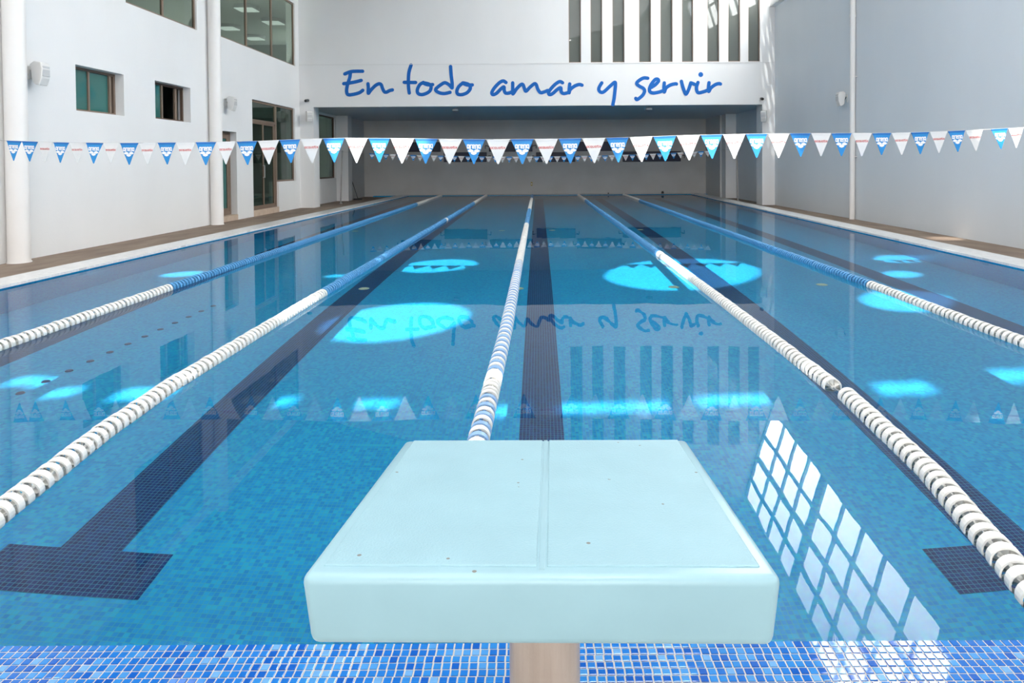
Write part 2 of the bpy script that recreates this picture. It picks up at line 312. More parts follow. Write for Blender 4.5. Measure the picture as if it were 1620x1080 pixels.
# roof with the round and slotted rooflights the sun comes through
def roof_xy(x, y, z=0.0):  # where a sun patch at (x, y, z) enters the roof
    t = (ROOF_0 + ROOF_S * x - z) / (-SUN_DIR.z + ROOF_S * SUN_DIR.x); return x - SUN_DIR.x * t, y - SUN_DIR.y * t
ROUND = [(-1.69, 7.37, .60), (-1.65, 4.30, .76), (2.02, 6.70, 1.15), (4.25, 4.86, .55), (5.66, 7.55, .40), (5.02, 6.32, .28), (7.24, 9.60, .33), (-5.30, 6.65, .28), (-3.04, 6.56, .16), (-5.02, 5.3, .14)]
SLOTS = [(-4.40, -3.98, 2.30, 2.62), (-3.95, -3.72, 2.12, 2.42), (-3.42, -3.0, 2.12, 2.46), (-2.24, -2.0, 2.1, 2.36), (-1.52, -1.2, 2.12, 2.36), (-.46, -.17, 2.02, 2.28), (.02, .88, 2.06, 2.3),
         (1.12, 1.72, 2.12, 2.38), (2.58, 3.02, 2.18, 2.5), (3.6, 4.3, 2.3, 2.66), (.80, 1.52, .17, .33)]
holes = []; w = MB()
for x, y, r in ROUND:
    cx, cy = roof_xy(x, y); q = r * 1.06; holes.append((cx - q, cx + q, cy - q, cy + q)); n = 40
    for z in (ROOF_Z, ROOF_Z + .12):
        inner = [(cx + r * math.cos(2 * math.pi * k / n), cy + r * math.sin(2 * math.pi * k / n), z) for k in range(n)]
        outer = []
        for k in range(n):
            c, s = math.cos(2 * math.pi * k / n), math.sin(2 * math.pi * k / n); m_ = max(abs(c), abs(s)); outer.append((cx + q * c / m_, cy + q * s / m_, z))
        w.add(inner + outer, [(k, (k + 1) % n, n + (k + 1) % n, n + k) for k in range(n)])
NARROW = []
for x0, x1, y0, y1 in SLOTS:      # long slots are stepped to follow the roof slope
    n = max(1, round((x1 - x0) / .2)); NARROW += [(x0 + (x1 - x0) * k / n, x0 + (x1 - x0) * (k + 1) / n, y0, y1) for k in range(n)]
for x0, x1, y0, y1 in NARROW:
    xm = (x0 + x1) / 2; a = roof_xy(x0, (y0 + y1) / 2)[0]; c = roof_xy(x1, (y0 + y1) / 2)[0]; b = roof_xy(xm, y0)[1]; d = roof_xy(xm, y1)[1]; holes.append((a, c, b, d))
for a, b, c, d in grid_with_holes(XL - .3, XR + .25, YN - .25, 9.7, holes): w.box(a, b, c, d, ROOF_Z, ROOF_Z + .12)
w.box(XL - .3, 6.45, 9.7, YB + .3, ROOF_Z, ROOF_Z + .12)
w.v = [(x, y, z - ROOF_Z + ROOF_0 + ROOF_S * x) for x, y, z in w.v]
tag(w.build('ceiling', ROOFM), kind='structure')

# leaning clerestory above the right wall
def cl(y, u): z = 6.6 + u * 2.9 + .06 * (18.9 - y); return (7.5 - .3 * (z - 6.6), y, z)   # u: 0 sill .. 1 head
cw = structure('window_9')
def cl_bar(y0, u0, y1, u1, t=.035):   # bar in the glazing plane: y0..y1, u0..u1
    n_ = Vector((1, 0, .3)).normalized() * t
    p = [Vector(cl(y0, u0)), Vector(cl(y1, u0)), Vector(cl(y1, u1)), Vector(cl(y0, u1))]
    return [q - n_ for q in p] + [q + n_ for q in p]
MUL = [18.86, 17.75, 16.8, 15.85, 14.85, 13.7, 12.75, 11.8, 10.78, 9.76]
ROWS = [0, .30, .545, .79, 1.0]
for y in MUL:
    h = .17 if y == 14.85 else .04
    MB().hexa(cl_bar(y - h, 0, y + h, 1)).build('mullion', FRAME_G, cw)
for k, u in enumerate(ROWS):
    h = (.02, .016, .026, .016, .02)[k]
    MB().hexa(cl_bar(9.72, u - h, 18.88, u + h, .03)).build('transom', FRAME_G, cw)
for i in range(len(MUL) - 1):
    for k in range(4):
        MB().hexa(cl_bar(MUL[i + 1] + .03, ROWS[k] + .012, MUL[i] - .03, ROWS[k + 1] - .012, .004)).build('pane', PANE_CLEAR, cw)
w = MB()
for y0, y1 in ((9.7, 18.9),):
    a, b = Vector(cl(y0, 0)), Vector(cl(y1, 0)); w.hexa([(7.4, y0, 6.3), (7.6, y0, 6.3), (7.6, y1, 6.3), (7.4, y1, 6.3), (a.x - .04, y0, a.z), (a.x + .06, y0, a.z), (b.x + .06, y1, b.z), (b.x - .04, y1, b.z)])
    a, b = Vector(cl(y0, 1)), Vector(cl(y1, 1)); w.hexa([(a.x - .04, y0, a.z), (a.x + .06, y0, a.z), (b.x + .06, y1, b.z), (b.x - .04, y1, b.z), (6.25, y0, ROOF_Z), (6.45, y0, ROOF_Z), (6.45, y1, ROOF_Z), (6.25, y1, ROOF_Z)])
tag(w.build('trim_6', WALL), kind='structure')

# pool basin, kerbs and decks (the basin widens a little to the right with distance)
lx = lambda y: -6.06 + .0225 * y
rx = lambda y: 5.85 + .0229 * y
YE = 25.4; DEP = -1.4
def caustic(o): o.cycles.is_caustics_receiver = True; return o
caustic(tag(MB().add([(-6.6, -.2, DEP), (6.9, -.2, DEP), (6.9, 25.6, DEP), (-6.6, 25.6, DEP)], [(0, 1, 2, 3)]).build('floor_pool', FLOOR_T), kind='structure'))
caustic(tag(MB().hexa([(rx(0), 0, DEP), (rx(0) + .4, 0, DEP), (rx(YE) + .4, YE, DEP), (rx(YE), YE, DEP), (rx(0), 0, .014), (rx(0) + .4, 0, .014), (rx(YE) + .4, YE, .014), (rx(YE), YE, .014)]).build('wall_basin_right', SIDE_TX), kind='structure'))
caustic(tag(MB().box(-7, 7.2, -.25, 0, DEP, -.03).build('wall_basin_near', SIDE_TY), kind='structure'))
caustic(tag(MB().hexa([(lx(0) - .4, 0, DEP), (lx(0), 0, DEP), (lx(YE), YE, DEP), (lx(YE) - .4, YE, DEP), (lx(0) - .4, 0, .014), (lx(0), 0, .014), (lx(YE), YE, .014), (lx(YE) - .4, YE, .014)])
    .build('wall_basin_left', SIDE_TX), kind='structure'))
caustic(tag(MB().box(-7, 7.2, YE, YF, DEP, .014).build('wall_basin_far', SIDE_TY), kind='structure'))
k = MB()
k.hexa([(lx(0) - .43, -.3, .014), (lx(0) + .01, -.3, .014), (lx(YE) + .01, YF, .014), (lx(YE) - .43, YF, .014), (lx(0) - .43, -.3, .045), (lx(0) + .01, -.3, .045), (lx(YE) + .01, YF, .045), (lx(YE) - .43, YF, .045)])
k.hexa([(lx(0) - .43, -.3, -.3), (lx(0) - .38, -.3, -.3), (lx(YE) - .38, YF, -.3), (lx(YE) - .43, YF, -.3), (lx(0) - .43, -.3, .014), (lx(0) - .38, -.3, .014), (lx(YE) - .38, YF, .014), (lx(YE) - .43, YF, .014)])
tag(k.build('trim_7', KERB), kind='structure')
k = MB()
k.hexa([(rx(0) - .01, -.3, .014), (rx(0) + .43, -.3, .014), (rx(YE) + .43, YF, .014), (rx(YE) - .01, YF, .014), (rx(0) - .01, -.3, .045), (rx(0) + .43, -.3, .045), (rx(YE) + .43, YF, .045), (rx(YE) - .01, YF, .045)])
k.hexa([(rx(0) + .38, -.3, -.3), (rx(0) + .43, -.3, -.3), (rx(YE) + .43, YF, -.3), (rx(YE) + .38, YF, -.3), (rx(0) + .38, -.3, .014), (rx(0) + .43, -.3, .014), (rx(YE) + .43, YF, .014), (rx(YE) + .38, YF, .014)])
tag(k.build('trim_8', KERB), kind='structure')
tag(MB().box(lx(YE) - .02, rx(YE) + .02, YE - .01, YF, .022, .045).build('trim_9', mat('grey_coping', (.42, .42, .41), .6)), kind='structure')
k = MB()
k.hexa([(XL - WT, -.3, -.3), (lx(0) - .43, -.3, -.3), (lx(YE) - .43, YF, -.3), (XL - WT, YF, -.3), (XL - WT, -.3, DECKZ), (lx(0) - .43, -.3, DECKZ), (lx(YE) - .43, YF, DECKZ), (XL - WT, YF, DECKZ)])
k.hexa([(rx(0) + .43, -.3, -.3), (XR + .2, -.3, -.3), (XR + .2, YF, -.3), (rx(YE) + .43, YF, -.3), (rx(0) + .43, -.3, DECKZ), (XR + .2, -.3, DECKZ), (XR + .2, YF, DECKZ), (rx(YE) + .43, YF, DECKZ)])
tag(k.build('floor', DECK), kind='structure')
tag(MB().box(XL - WT, XR + .2, YN, -.3, -.3, -.012).build('floor_near', noisy('pale_stone_deck', (.36, .36, .355), (.44, .44, .43), 4, .7)), kind='structure')

# near rim: every small tile is a piece of its own, the waterline crosses it
def rimz(y): return .0015 - y * .02
P = .0245
rim = structure('trim_10')
o = MB()
for y0, y1 in ((-.3, -.16), (-.16, -.08), (-.08, 0)):
    o.hexa([(-6, y0, -.1), (6, y0, -.1), (6, y1, -.1), (-6, y1, -.1), (-6, y0, rimz(y0) - .0012), (6, y0, rimz(y0) - .0012), (6, y1, rimz(y1) - .0012), (-6, y1, rimz(y1) - .0012)])
o.build('grout_bed', GROUT, rim)
TILES = [mat('rim_tile_glaze', c, .035, 0, .5) for c in ((.006, .085, .39), (.009, .12, .45), (.014, .15, .49), (.024, .19, .52), (.055, .24, .55), (.12, .31, .58))]
WGT = [3, 6, 6, 4, 2, 1.5]
def tile_mesh(m):
    t = MB(); h = P / 2 - .0024; b = .0012
    t.add([(-h, -h, -.004), (h, -h, -.004), (h, h, -.004), (-h, h, -.004), (-h, -h, -.0008), (h, -h, -.0008), (h, h, -.0008), (-h, h, -.0008), (-h + b, -h + b, 0), (h - b, -h + b, 0), (h - b, h - b, 0), (-h + b, h - b, 0)],
          [(0, 1, 5, 4), (1, 2, 6, 5), (2, 3, 7, 6), (3, 0, 4, 7), (4, 5, 9, 8), (5, 6, 10, 9), (6, 7, 11, 10), (7, 4, 8, 11), (8, 9, 10, 11)]); return t
tmesh = [tile_mesh(m).mesh('tile', m) for m in TILES]
far_t = [MB() for _ in TILES]
rt = random.Random(3); count = 0
slope = Matrix.Rotation(-math.atan(.02), 4, 'X')
for row in range(11):
    y = -.012 - P * row
    for i in range(-245, 245):
        x = (i + .5) * P + .0015 * math.sin(row * 2.1); kx = rt.choices(range(6), WGT)[0]; z = rimz(y) + .0016 + rt.uniform(-.0003, .0003)
        vis = -1.50 < x < 1.36 and not (-.55 < x < .60 and row < 1) and 1 <= row <= 3
        if vis and count < 300 and not (-.07 < x < .075):
            t = bpy.data.objects.new('tile', tmesh[kx]); COL.objects.link(t); t.parent = rim
            t.matrix_local = Matrix.Translation((x, y, z)) @ slope @ Matrix.Rotation(rt.uniform(-.015, .015), 4, 'Z') ; count += 1
        else:
            M_ = Matrix.Translation((x, y, z)) @ slope; s0 = tile_mesh(None); far_t[kx].add([M_ @ Vector(q) for q in s0.v], s0.f)
for kx, fm in enumerate(far_t): fm.build('tile_field', TILES[kx], rim, kind='stuff')

water = MB()
nx, ny = 24, 46
for j in range(ny + 1):
    y = -.02 + (YE + .02) * j / ny
    for i in range(nx + 1): water.v.append((lx(y) + (rx(y) - lx(y)) * i / nx, y, 0))
for j in range(ny):
    for i in range(nx): a = j * (nx + 1) + i; water.f.append((a, a + 1, a + nx + 2, a + nx + 1))
wo = water.build('pool_water', WATER, smooth=True)
wo.cycles.is_caustics_caster = True
tag(wo, 'clear still blue pool water reflecting the white walls and lettering', 'water', kind='stuff')

# windows and doors of the left wall
def rect_frame(par, y0, y1, z0, z1, x, t=.05, d=.05, m=FRAME, name='frame'):
    return MB().box(x - d, x, y0, y1, z0, z0 + t).box(x - d, x, y0, y1, z1 - t, z1).box(x - d, x, y0, y0 + t, z0 + t, z1 - t).box(x - d, x, y1 - t, y1, z0 + t, z1 - t).build(name, m, par)
def pane(par, y0, y1, z0, z1, x, m): return MB().box(x - .008, x, y0, y1, z0, z1).build('pane', m, par)
xi = XL - .16
w1 = structure('window_1'); rect_frame(w1, 8.9, 10.14, 2.28, 3.04, xi, .045)
pane(w1, 8.94, 9.44, 2.33, 3.0, xi - .02, PANE_TEAL); pane(w1, 9.44, 10.02, 2.33, 3.0, xi - .035, PANE_TEAL)
MB().box(xi - .04, xi + .005, 9.415, 9.455, 2.32, 3.0).build('mullion', FRAME, w1); MB().box(xi - .04, xi, 9.98, 10.03, 2.32, 3.0).build('mullion', FRAME, w1)
w2 = structure('window_2'); rect_frame(w2, 11.11, 12.42, 2.30, 3.06, xi, .045, m=FRAME_D)
pane(w2, 11.15, 11.60, 2.35, 3.02, xi - .02, PANE_TEAL); MB().box(xi - .03, xi + .01, 11.58, 11.63, 2.34, 3.02).build('mullion', FRAME, w2)
MB().box(xi - .07, xi - .03, 12.15, 12.22, 2.34, 3.02).build('mullion', FRAME, w2)
xu = XL - .04
w3 = structure('window_3'); rect_frame(w3, 10.24, 12.74, 4.39, 6.42, xu, .04)
for a, b in ((10.26, 11.5), (11.5, 12.72)): pane(w3, a, b, 4.42, 6.4, xu - .02, PANE_UP)
MB().box(xu - .05, xu, 11.475, 11.525, 4.42, 6.4).build('mullion', FRAME, w3)
w4 = structure('window_4'); rect_frame(w4, 13.7, 18.6, 4.46, 6.42, xu, .04)
for a, b in ((13.72, 15.3), (15.3, 16.92), (16.92, 18.58)): pane(w4, a, b, 4.49, 6.4, xu - .02, PANE_UP)
for y in (15.3, 16.92): MB().box(xu - .05, xu, y - .03, y + .03, 4.49, 6.4).build('mullion', FRAME, w4)
d1 = structure('door_1'); rect_frame(d1, 13.62, 14.55, .11, 2.19, xi, .08); rect_frame(d1, 13.70, 14.47, .19, 2.11, xi - .01, .09, name='leaf_frame')
pane(d1, 13.79, 14.38, .28, 2.02, xi - .03, PANE_TEAL)
d2 = structure('door_2'); xd = XL - .05
rect_frame(d2, 15.48, 17.15, .13, 3.12, xd, .06)
MB().box(xd - .05, xd, 15.54, 17.09, 2.53, 2.60).build('transom', FRAME, d2)
rect_frame(d2, 15.54, 16.32, .19, 2.53, xd - .01, .05, name='leaf_frame'); rect_frame(d2, 16.30, 17.09, .19, 2.53, xd - .03, .05, name='leaf_frame')
pane(d2, 15.58, 16.28, .23, 2.5, xd - .03, PANE_DARK); pane(d2, 16.34, 17.05, .23, 2.5, xd - .05, PANE_DARK); pane(d2, 15.54, 17.09, 2.6, 3.06, xd - .03, PANE_DARK)
MB().tube((xd + .03, 16.26, 1.0), (xd + .03, 16.26, 1.35), .012).box(xd - .02, xd + .03, 16.25, 16.27, 1.0, 1.02).box(xd - .02, xd + .03, 16.25, 16.27, 1.33, 1.35).build('handle', CABLE, d2)
w5 = structure('window_5'); rect_frame(w5, 17.15, 18.5, .86, 3.12, xd, .05); pane(w5, 17.2, 18.45, .91, 3.07, xd - .03, PANE_DARK)
w6 = structure('window_6'); rect_frame(w6, 20.0, 22.5, .85, 3.12, xd, .05, m=FRAME_D); pane(w6, 20.05, 22.45, .9, 3.07, xd - .03, PANE_DARK)
tag(MB().box(XL - WT, XL + .015, 13.62, 14.55, -.03, .11).build('trim_11', STEP), kind='structure')
stp = structure('trim_12')
for i in range(4): MB().box(XL - WT, XL + .015, 15.48 + i * .4175 + .003, 15.48 + (i + 1) * .4175 - .003, -.03, .13).build('stone', STEP, stp, bevel=.004)
# strip windows of the upper wall
for i, (p, q) in enumerate(STRIPS):
    s = structure('window_%d' % (10 + i)); yy = YB + .07
    MB().box(p, p + .02, yy - .04, yy + .02, 4.57, 7.8).box(q - .025, q, yy - .04, yy + .02, 4.57, 7.8).box(p, q, yy - .04, yy + .02, 4.57, 4.595).box(p, q, yy - .04, yy + .02, 7.77, 7.8).build('frame', FRAME, s)
    MB().box(p + .015, q - .02, yy, yy + .01, 4.59, 7.78).build('pane', PANE_STRIP, s)
# rooms behind the glass
XO = -14.0
for q in ((XO - .1, XO, 8, 26.5, -.3, 7.2), (XO, XL - WT, 7.9, 8, -.3, 7.2), (XO, XL - WT, 26.5, 26.6, -.3, 7.2), (XO, XL - WT, 14.9, 15.0, .1, 3.4)):
    tag(MB().box(*q).build('wall_rooms', OFFICE_D), kind='structure')
tag(MB().box(XO, XL - WT, 8, 26.5, 3.4, 3.6).box(XO, XL - WT, 8, 26.5, -.3, .1).build('floor_rooms', OFFICE_D), kind='structure')
tag(MB().box(XO, XL - WT, 8, 26.5, 6.6, 6.8).build('ceiling_rooms', OFFICE), kind='structure')
for q in ((XO, XO + .05, 8, 26.5, 3.6, 6.6), (XO, XL - WT, 13.1, 13.2, 3.6, 6.6)): tag(MB().box(*q).build('wall_office', OFFICE), kind='structure')
for (x, y, z, p) in ((-8.3, 16.3, 3.75, 110), (-8.3, 11, 3.75, 45), (-8.15, 19.25, .2, 45)):
    l = bpy.data.lights.new('room_fill', 'AREA'); l.shape = 'RECTANGLE'; l.size = .25; l.size_y = 3 if z > 1 else .8; l.energy = p; l.color = (1, .98, .92); lo = bpy.data.objects.new('room_fill', l); COL.objects.link(lo); lo.location = (x, y, z); lo.rotation_euler = (math.pi, 0, 0)   # unseen uplights added below the sills to brighten the rooms

# ---------------------------------------------------------------- starting block
blk = thing('starting_block', 'pale aqua starting block on a steel post at the near pool edge', 'starting block')
NB = [(-.328, -.937, .802), (.329, -.937, .796), (.338, -.327, .722), (-.312, -.327, .724)]     # top corners
LB = [(-.316, -.935, .704), (.318, -.935, .697), (.327, -.335, .630), (-.302, -.335, .632)]     # bottom corners
body = MB().hexa([Vector(p) for p in LB] + [Vector(p) for p in NB]).build('platform', SHELL, blk)
bv = body.modifiers.new('edge', 'BEVEL'); bv.width = .013; bv.segments = 4; bv.limit_method = 'NONE'
body.data.polygons.foreach_set('use_smooth', [True] * 6)
A_, B_, C_, D_ = [Vector(p) for p in NB]
def top(u, v, h=0.0): return (A_ * (1 - u) + B_ * u) * (1 - v) + (D_ * (1 - u) + C_ * u) * v + Vector((0, 0, h))
for u0, u1 in ((.035, .489), (.511, .965)):
    g = MB().hexa([top(u0, .045, -.01), top(u1, .045, -.01), top(u1, .985, -.01), top(u0, .985, -.01), top(u0, .045, .0022), top(u1, .045, .0022), top(u1, .985, .0022), top(u0, .985, .0022)])
    g.build('grip_panel', GRIP, blk, bevel=.0018)
MB().hexa([top(.4935, .03, -.01), top(.5065, .03, -.01), top(.5065, .99, -.01), top(.4935, .99, -.01), top(.4935, .03, .001), top(.5065, .03, .001), top(.5065, .99, .001), top(.4935, .99, .001)]).build('centre_seam', SHELL, blk, bevel=.001)
MB().tube((.006, -.62, -.02), (.006, -.62, .70), .0655, 40).build('post', POST, blk, smooth=False)
MB().box(-.12, .132, -.75, -.49, -.012, .004).build('base_plate', POST, blk, bevel=.003)
for x in (-.09, .102):
    for y in (-.72, -.52): MB().tube((x, y, .004), (x, y, .018), .012, 6).build('bolt', POST, blk)

# ---------------------------------------------------------------- lane lines on the pool floor
for name_x, lab in ((-4.78, 'left of the far left rope'), (-2.33, 'beneath the second rope from the left'), (.01, 'straight beyond the starting block'), (2.40, 'beneath the second rope from the right'), (4.72, 'right of the far right rope')):
    z = DEP + .003; h = .158; x = name_x
    m = MB().box(x - h, x + h, 1.5, 23.9, DEP, z).box(x - .425, x + .425, 1.2, 1.5, DEP, z).box(x - .425, x + .425, 23.9, 24.2, DEP, z)
    caustic(tag(m.build('lane_line', LINE_T), 'dark navy tiled T-ended lane line ' + lab, 'lane line'))
ORD = ('first', 'second', 'third', 'fourth')
for yrow, xs in ((6.7, (-2.32, -.28, 1.78, 3.74)), (12.8, (-4.17, -.84, .30, 2.3))):
    for xi_, x in enumerate(xs):
        t = MB().tube((x, yrow, DEP), (x, yrow, DEP + .02), .075, 14, .06).build('floor_inlet', INLET)
        tag(t, 'small pale green inlet on the pool floor, %s from left in the %s row' % (ORD[xi_], 'nearer' if yrow < 10 else 'farther'), 'pool inlet', 'water inlets on the pool floor')
for i in range(12):
    x = -3.84 - .018 * i; y = 5.76 - .235 * i
    t = MB().tube((x, y, DEP), (x, y, DEP + .02), .032, 10, .026).build('floor_stud', DARKSPOT)
    tag(t, 'small dark stud on the pool floor, %s from the far end of its row' % ('first', 'second', 'third', 'fourth', 'fifth', 'sixth', 'seventh', 'eighth', 'ninth', 'tenth', 'eleventh', 'twelfth')[i], 'stud', 'row of dark studs on the pool floor')

# ---------------------------------------------------------------- lane ropes
def float_mesh(name, m, seg=24, simple=False):
    b = MB(); R, r, h = .054, .047, .0175
    for i in range(seg):      # hoop
        a0 = 2 * math.pi * i / seg; a1 = 2 * math.pi * (i + 1) / seg
        def pt(a, rr, y): return (rr * math.cos(a), y, rr * math.sin(a))
        o = len(b.v)
        b.v += [pt(a0, R, -h), pt(a1, R, -h), pt(a1, R, h), pt(a0, R, h)]; b.f.append((o, o + 1, o + 2, o + 3))
        if not simple:
            b.v += [pt(a0, r, -h), pt(a1, r, -h), pt(a1, r, h), pt(a0, r, h)]
            b.f += [(o + 7, o + 6, o + 5, o + 4), (o, o + 4, o + 5, o + 1), (o + 3, o + 2, o + 6, o + 7)]
        else:
            b.v += [(0, -h, 0), (0, h, 0)]; b.f += [(o, o + 4, o + 1), (o + 2, o + 5, o + 3)]
    if not simple:
        n = 6                  # twisted vanes
        for i in range(n):
            a = 2 * math.pi * i / n; tw = .55; q = []
            for (rr, y, da) in ((.012, -h, -tw * .2), (.012, h, tw * .2), (.048, h, tw), (.048, -h, -tw * .2)):
                q.append((rr * math.cos(a + da), y, rr * math.sin(a + da)))
            b.add(q, [(0, 1, 2, 3)])
        b.tube((0, -.03, 0), (0, .03, 0), .0135, 8)
    return b
FM = {c: float_mesh('float', m).mesh('float', m) for c, m in (('w', FL_WHITE), ('b', FL_BLUE), ('p', FL_PALE))}
SIMPLE = float_mesh('x', None, 12, True)
ROPES = [
 ('white and blue lane rope, outermost on the left side of the pool', [(-4.02, .05), (-4.03, 3), (-4.05, 5.2), (-4.10, 22.4), (-4.1, 25.3)], [(5.2, 'w'), (19.7, 'b'), (99, 'w')]),
 ('second lane rope from the left, white floats crossing in front of the left T line', [(-1.98, .05), (-2.10, .68), (-2.20, 1.4), (-2.249, 2.07), (-2.261, 4.8), (-2.21, 21.8), (-2.2, 25.3)], [(4.9, 'w'), (13.5, 'b'), (13.75, 'w'), (20, 'b'), (99, 'w')]),
 ('middle lane rope with pale blue and white floats running behind the starting block', [(-.31, .05), (-.301, 1.3), (-.272, 3.4), (-.272, 20.8), (-.27, 25.3)], [(1.9, 'a'), (2.2, 'w'), (6.9, 'a'), (12.3, 'w'), (16.7, 'b'), (22.6, 'w'), (99, 'b')]),  # short white run near the block puts a sunlit spot into float colour
 ('second lane rope from the right, white floats with a gap and a bend', [(1.50, .05), (1.555, .30), (1.684, .97), (1.765, 1.90), (1.75, 2.0), (1.765, 4.1), (1.762, 7.5), (1.68, 23.1), (1.67, 25.3)], [(7.6, 'w'), (21.2, 'b'), (99, 'w')]),
 ('white and blue lane rope, outermost on the right side of the pool', [(3.52, .05), (3.556, 2.9), (3.59, 5.12), (3.578, 22.9), (3.57, 25.3)], [(5.15, 'w'), (21, 'b'), (99, 'w')]),
]
rr = random.Random(11)
for ri, (lab, path, cols) in enumerate(ROPES):
    root = thing('lane_rope', lab, 'lane rope', (path[0][0], path[0][1], 0), 'lane ropes floating along the pool')
    org = Vector(root.location); zc = .012
    cb = MB()
    for (a, b) in zip(path, path[1:]): cb.tube(Vector((a[0], a[1], zc)) - org, Vector((b[0], b[1], zc)) - org, .005, 8)
    cb.build('cable', CABLE, root)
    stuff = {'w': MB(), 'b': MB(), 'p': MB()}
    i = 0; y = .09; pitch = .063
    while y < 25.25:
        for (a, b) in zip(path, path[1:]):
            if a[1] <= y <= b[1]: t = (y - a[1]) / (b[1] - a[1]); x = a[0] + (b[0] - a[0]) * t; hd = math.atan2(-(b[0] - a[0]), b[1] - a[1]); break
        c = next(c for lim, c in cols if y < lim)
        if c == 'a': c = 'p' if i % 2 else 'w'
        if not (ri == 3 and 1.90 < y < 2.0):
            M_ = Matrix.Translation(Vector((x, y, zc + rr.uniform(-.003, .003))) - org) @ Matrix.Rotation(hd + rr.uniform(-.05, .05), 4, 'Z') @ Matrix.Rotation(rr.uniform(-.05, .05), 4, 'X') @ Matrix.Rotation(rr.uniform(0, 6.28), 4, 'Y')
            if y < 11.0:
                f = bpy.data.objects.new('float', FM[c]); COL.objects.link(f); f.parent = root; f.matrix_local = M_
            else: stuff[c].add([M_ @ Vector(q) for q in SIMPLE.v], SIMPLE.f)
        i += 1; y += pitch
    for c, m in (('w', FL_WHITE), ('b', FL_BLUE), ('p', FL_PALE)):
        if stuff[c].v: stuff[c].build('float_row', m, root, kind='stuff')

# ---------------------------------------------------------------- pennant lines
def pennant_mesh(name, m, hem=False):
    b = MB(); t = .003
    if hem:   # pocket around the cord
        return b.hexa([(-.455, -.006, -.075), (.455, -.006, -.075), (.455, .006, -.075), (-.455, .006, -.075), (-.5, -.006, .0), (.5, -.006, .0), (.5, .006, .0), (-.5, .006, .0)])
    F = [(-.49, -.02), (.49, -.02), (.26, -.49), (.025, -.985), (-.025, -.985), (-.26, -.49)]
    dy = [0, 0, -.006, 0, 0, -.006]
    b.add([(x, d - t / 2, z) for (x, z), d in zip(F, dy)] + [(x, d + t / 2, z) for (x, z), d in zip(F, dy)],
          [(0, 5, 2, 1), (5, 4, 3, 2), (7, 8, 11, 6), (8, 9, 10, 11)] + [(i, (i + 1) % 6, 6 + (i + 1) % 6, 6 + i) for i in range(6)])
    return b
GL = {
 'a': (1.0, [[(.85, .85), (.15, .85), (.15, .15), (.85, .15)], [(.85, .87), (.85, .05)]]), 'r': (.72, [[(.15, .02), (.15, .85), (.68, .85)]]),
 'e': (1.0, [[(.15, .5), (.85, .5), (.85, .85), (.15, .85), (.15, .15), (.85, .15)]]), 'n': (1.0, [[(.15, .02), (.15, .85), (.85, .85), (.85, .02)]]),
 'c': (.9, [[(.85, .85), (.15, .85), (.15, .15), (.85, .15)]]), 'q': (1.0, [[(.85, .15), (.15, .15), (.15, .85), (.85, .85), (.85, -.05)]]),
 'u': (1.0, [[(.15, .95), (.15, .15), (.85, .15), (.85, .95)]]), 't': (.75, [[(.35, 1.2), (.35, .15), (.75, .15)], [(.0, .85), (.75, .85)]]),
 'i': (.4, [[(.2, .9), (.2, .05)], [(.2, 1.22), (.2, 1.23)]]), 'x': (.95, [[(.1, .92), (.85, .08)], [(.1, .08), (.85, .92)]])}
def word_print(text, u0, u1, v0, v1, wt):
    """lettering in pennant units, baseline v1, top v0 (downwards)"""
    adv = sum(GL[c][0] + .14 for c in text) - .14; b = MB(); x = 0
    for c in text:
        for pth in GL[c][1]:
            p2 = [(u0 + (x + q[0]) / adv * (u1 - u0), -(v1 + (v0 - v1) * q[1])) for q in pth]
            # square joints are overrun so that corners stay solid
            for s0, s1 in zip(p2, p2[1:]): stroke(b, [s0, s1], wt, lambda u, v, e=0: (u, -.0085 - e, v), 4)
        x += GL[c][0] + .14
    return b
def logo_print():
    b = MB()
    for cx, cz, hw, hh in ((-.145, -.462, .135, .062), (.135, -.462, .135, .062), (-.005, -.555, .135, .066)):
        pts = []
        for k in range(16):
            a = 2 * math.pi * k / 16; c, s = math.cos(a), math.sin(a)
            pts.append((cx + hw * math.copysign(abs(c) ** 1.35, c), -.0085, cz + hh * math.copysign(abs(s) ** 1.35, s)))
        b.add(pts, [tuple(range(16))])
    return b
ME_BLUE = pennant_mesh('p', None).mesh('pennant', FLAG_BLUE); ME_WHITE = pennant_mesh('p', None).mesh('pennant', FLAG_WHITE)
ME_HB = pennant_mesh('h', None, True).mesh('hem', FLAG_HEM); ME_HW = pennant_mesh('h', None, True).mesh('hem', FLAG_WHITE)
ME_AR = word_print('arena', -.31, .30, .20, .375, .044).mesh('lettering', PRINT_W)
ME_AQ = word_print('acquatix', -.33, .31, .30, .385, .018).mesh('lettering', PRINT_R)
ME_LG = logo_print().mesh('emblem', PRINT_W)
def obj(name, me, parent): o = bpy.data.objects.new(name, me); COL.objects.link(o); o.parent = parent; return o
def pennant(root, org, a, b, blue, hgt, rnd, prints=True):
    a = Vector(a); b = Vector(b); w_ = (b - a).length; mid = (a + b) / 2
    p = obj('pennant', ME_BLUE if blue else ME_WHITE, root)
    ang = math.atan2(b.z - a.z, b.x - a.x)
    p.matrix_local = Matrix.Translation(mid - org) @ Matrix.Rotation(-ang, 4, 'Y') @ Matrix.Rotation(rnd.uniform(-.06, .06), 4, 'Z') @ Matrix.Rotation(rnd.uniform(-.10, .02), 4, 'X') @ Matrix.Diagonal((w_, 1, hgt, 1))
    obj('hem', ME_HB if blue else ME_HW, p)
    if prints:
        if blue: obj('lettering', ME_AR, p); obj('emblem', ME_LG, p)
        else: obj('lettering', ME_AQ, p)
    return p
rp = random.Random(5)
L1 = thing('pennant_line', 'near line of large blue and white pennants strung across the pool', 'pennant line', (0, 5.74, 1.64), 'pennant lines over the pool')
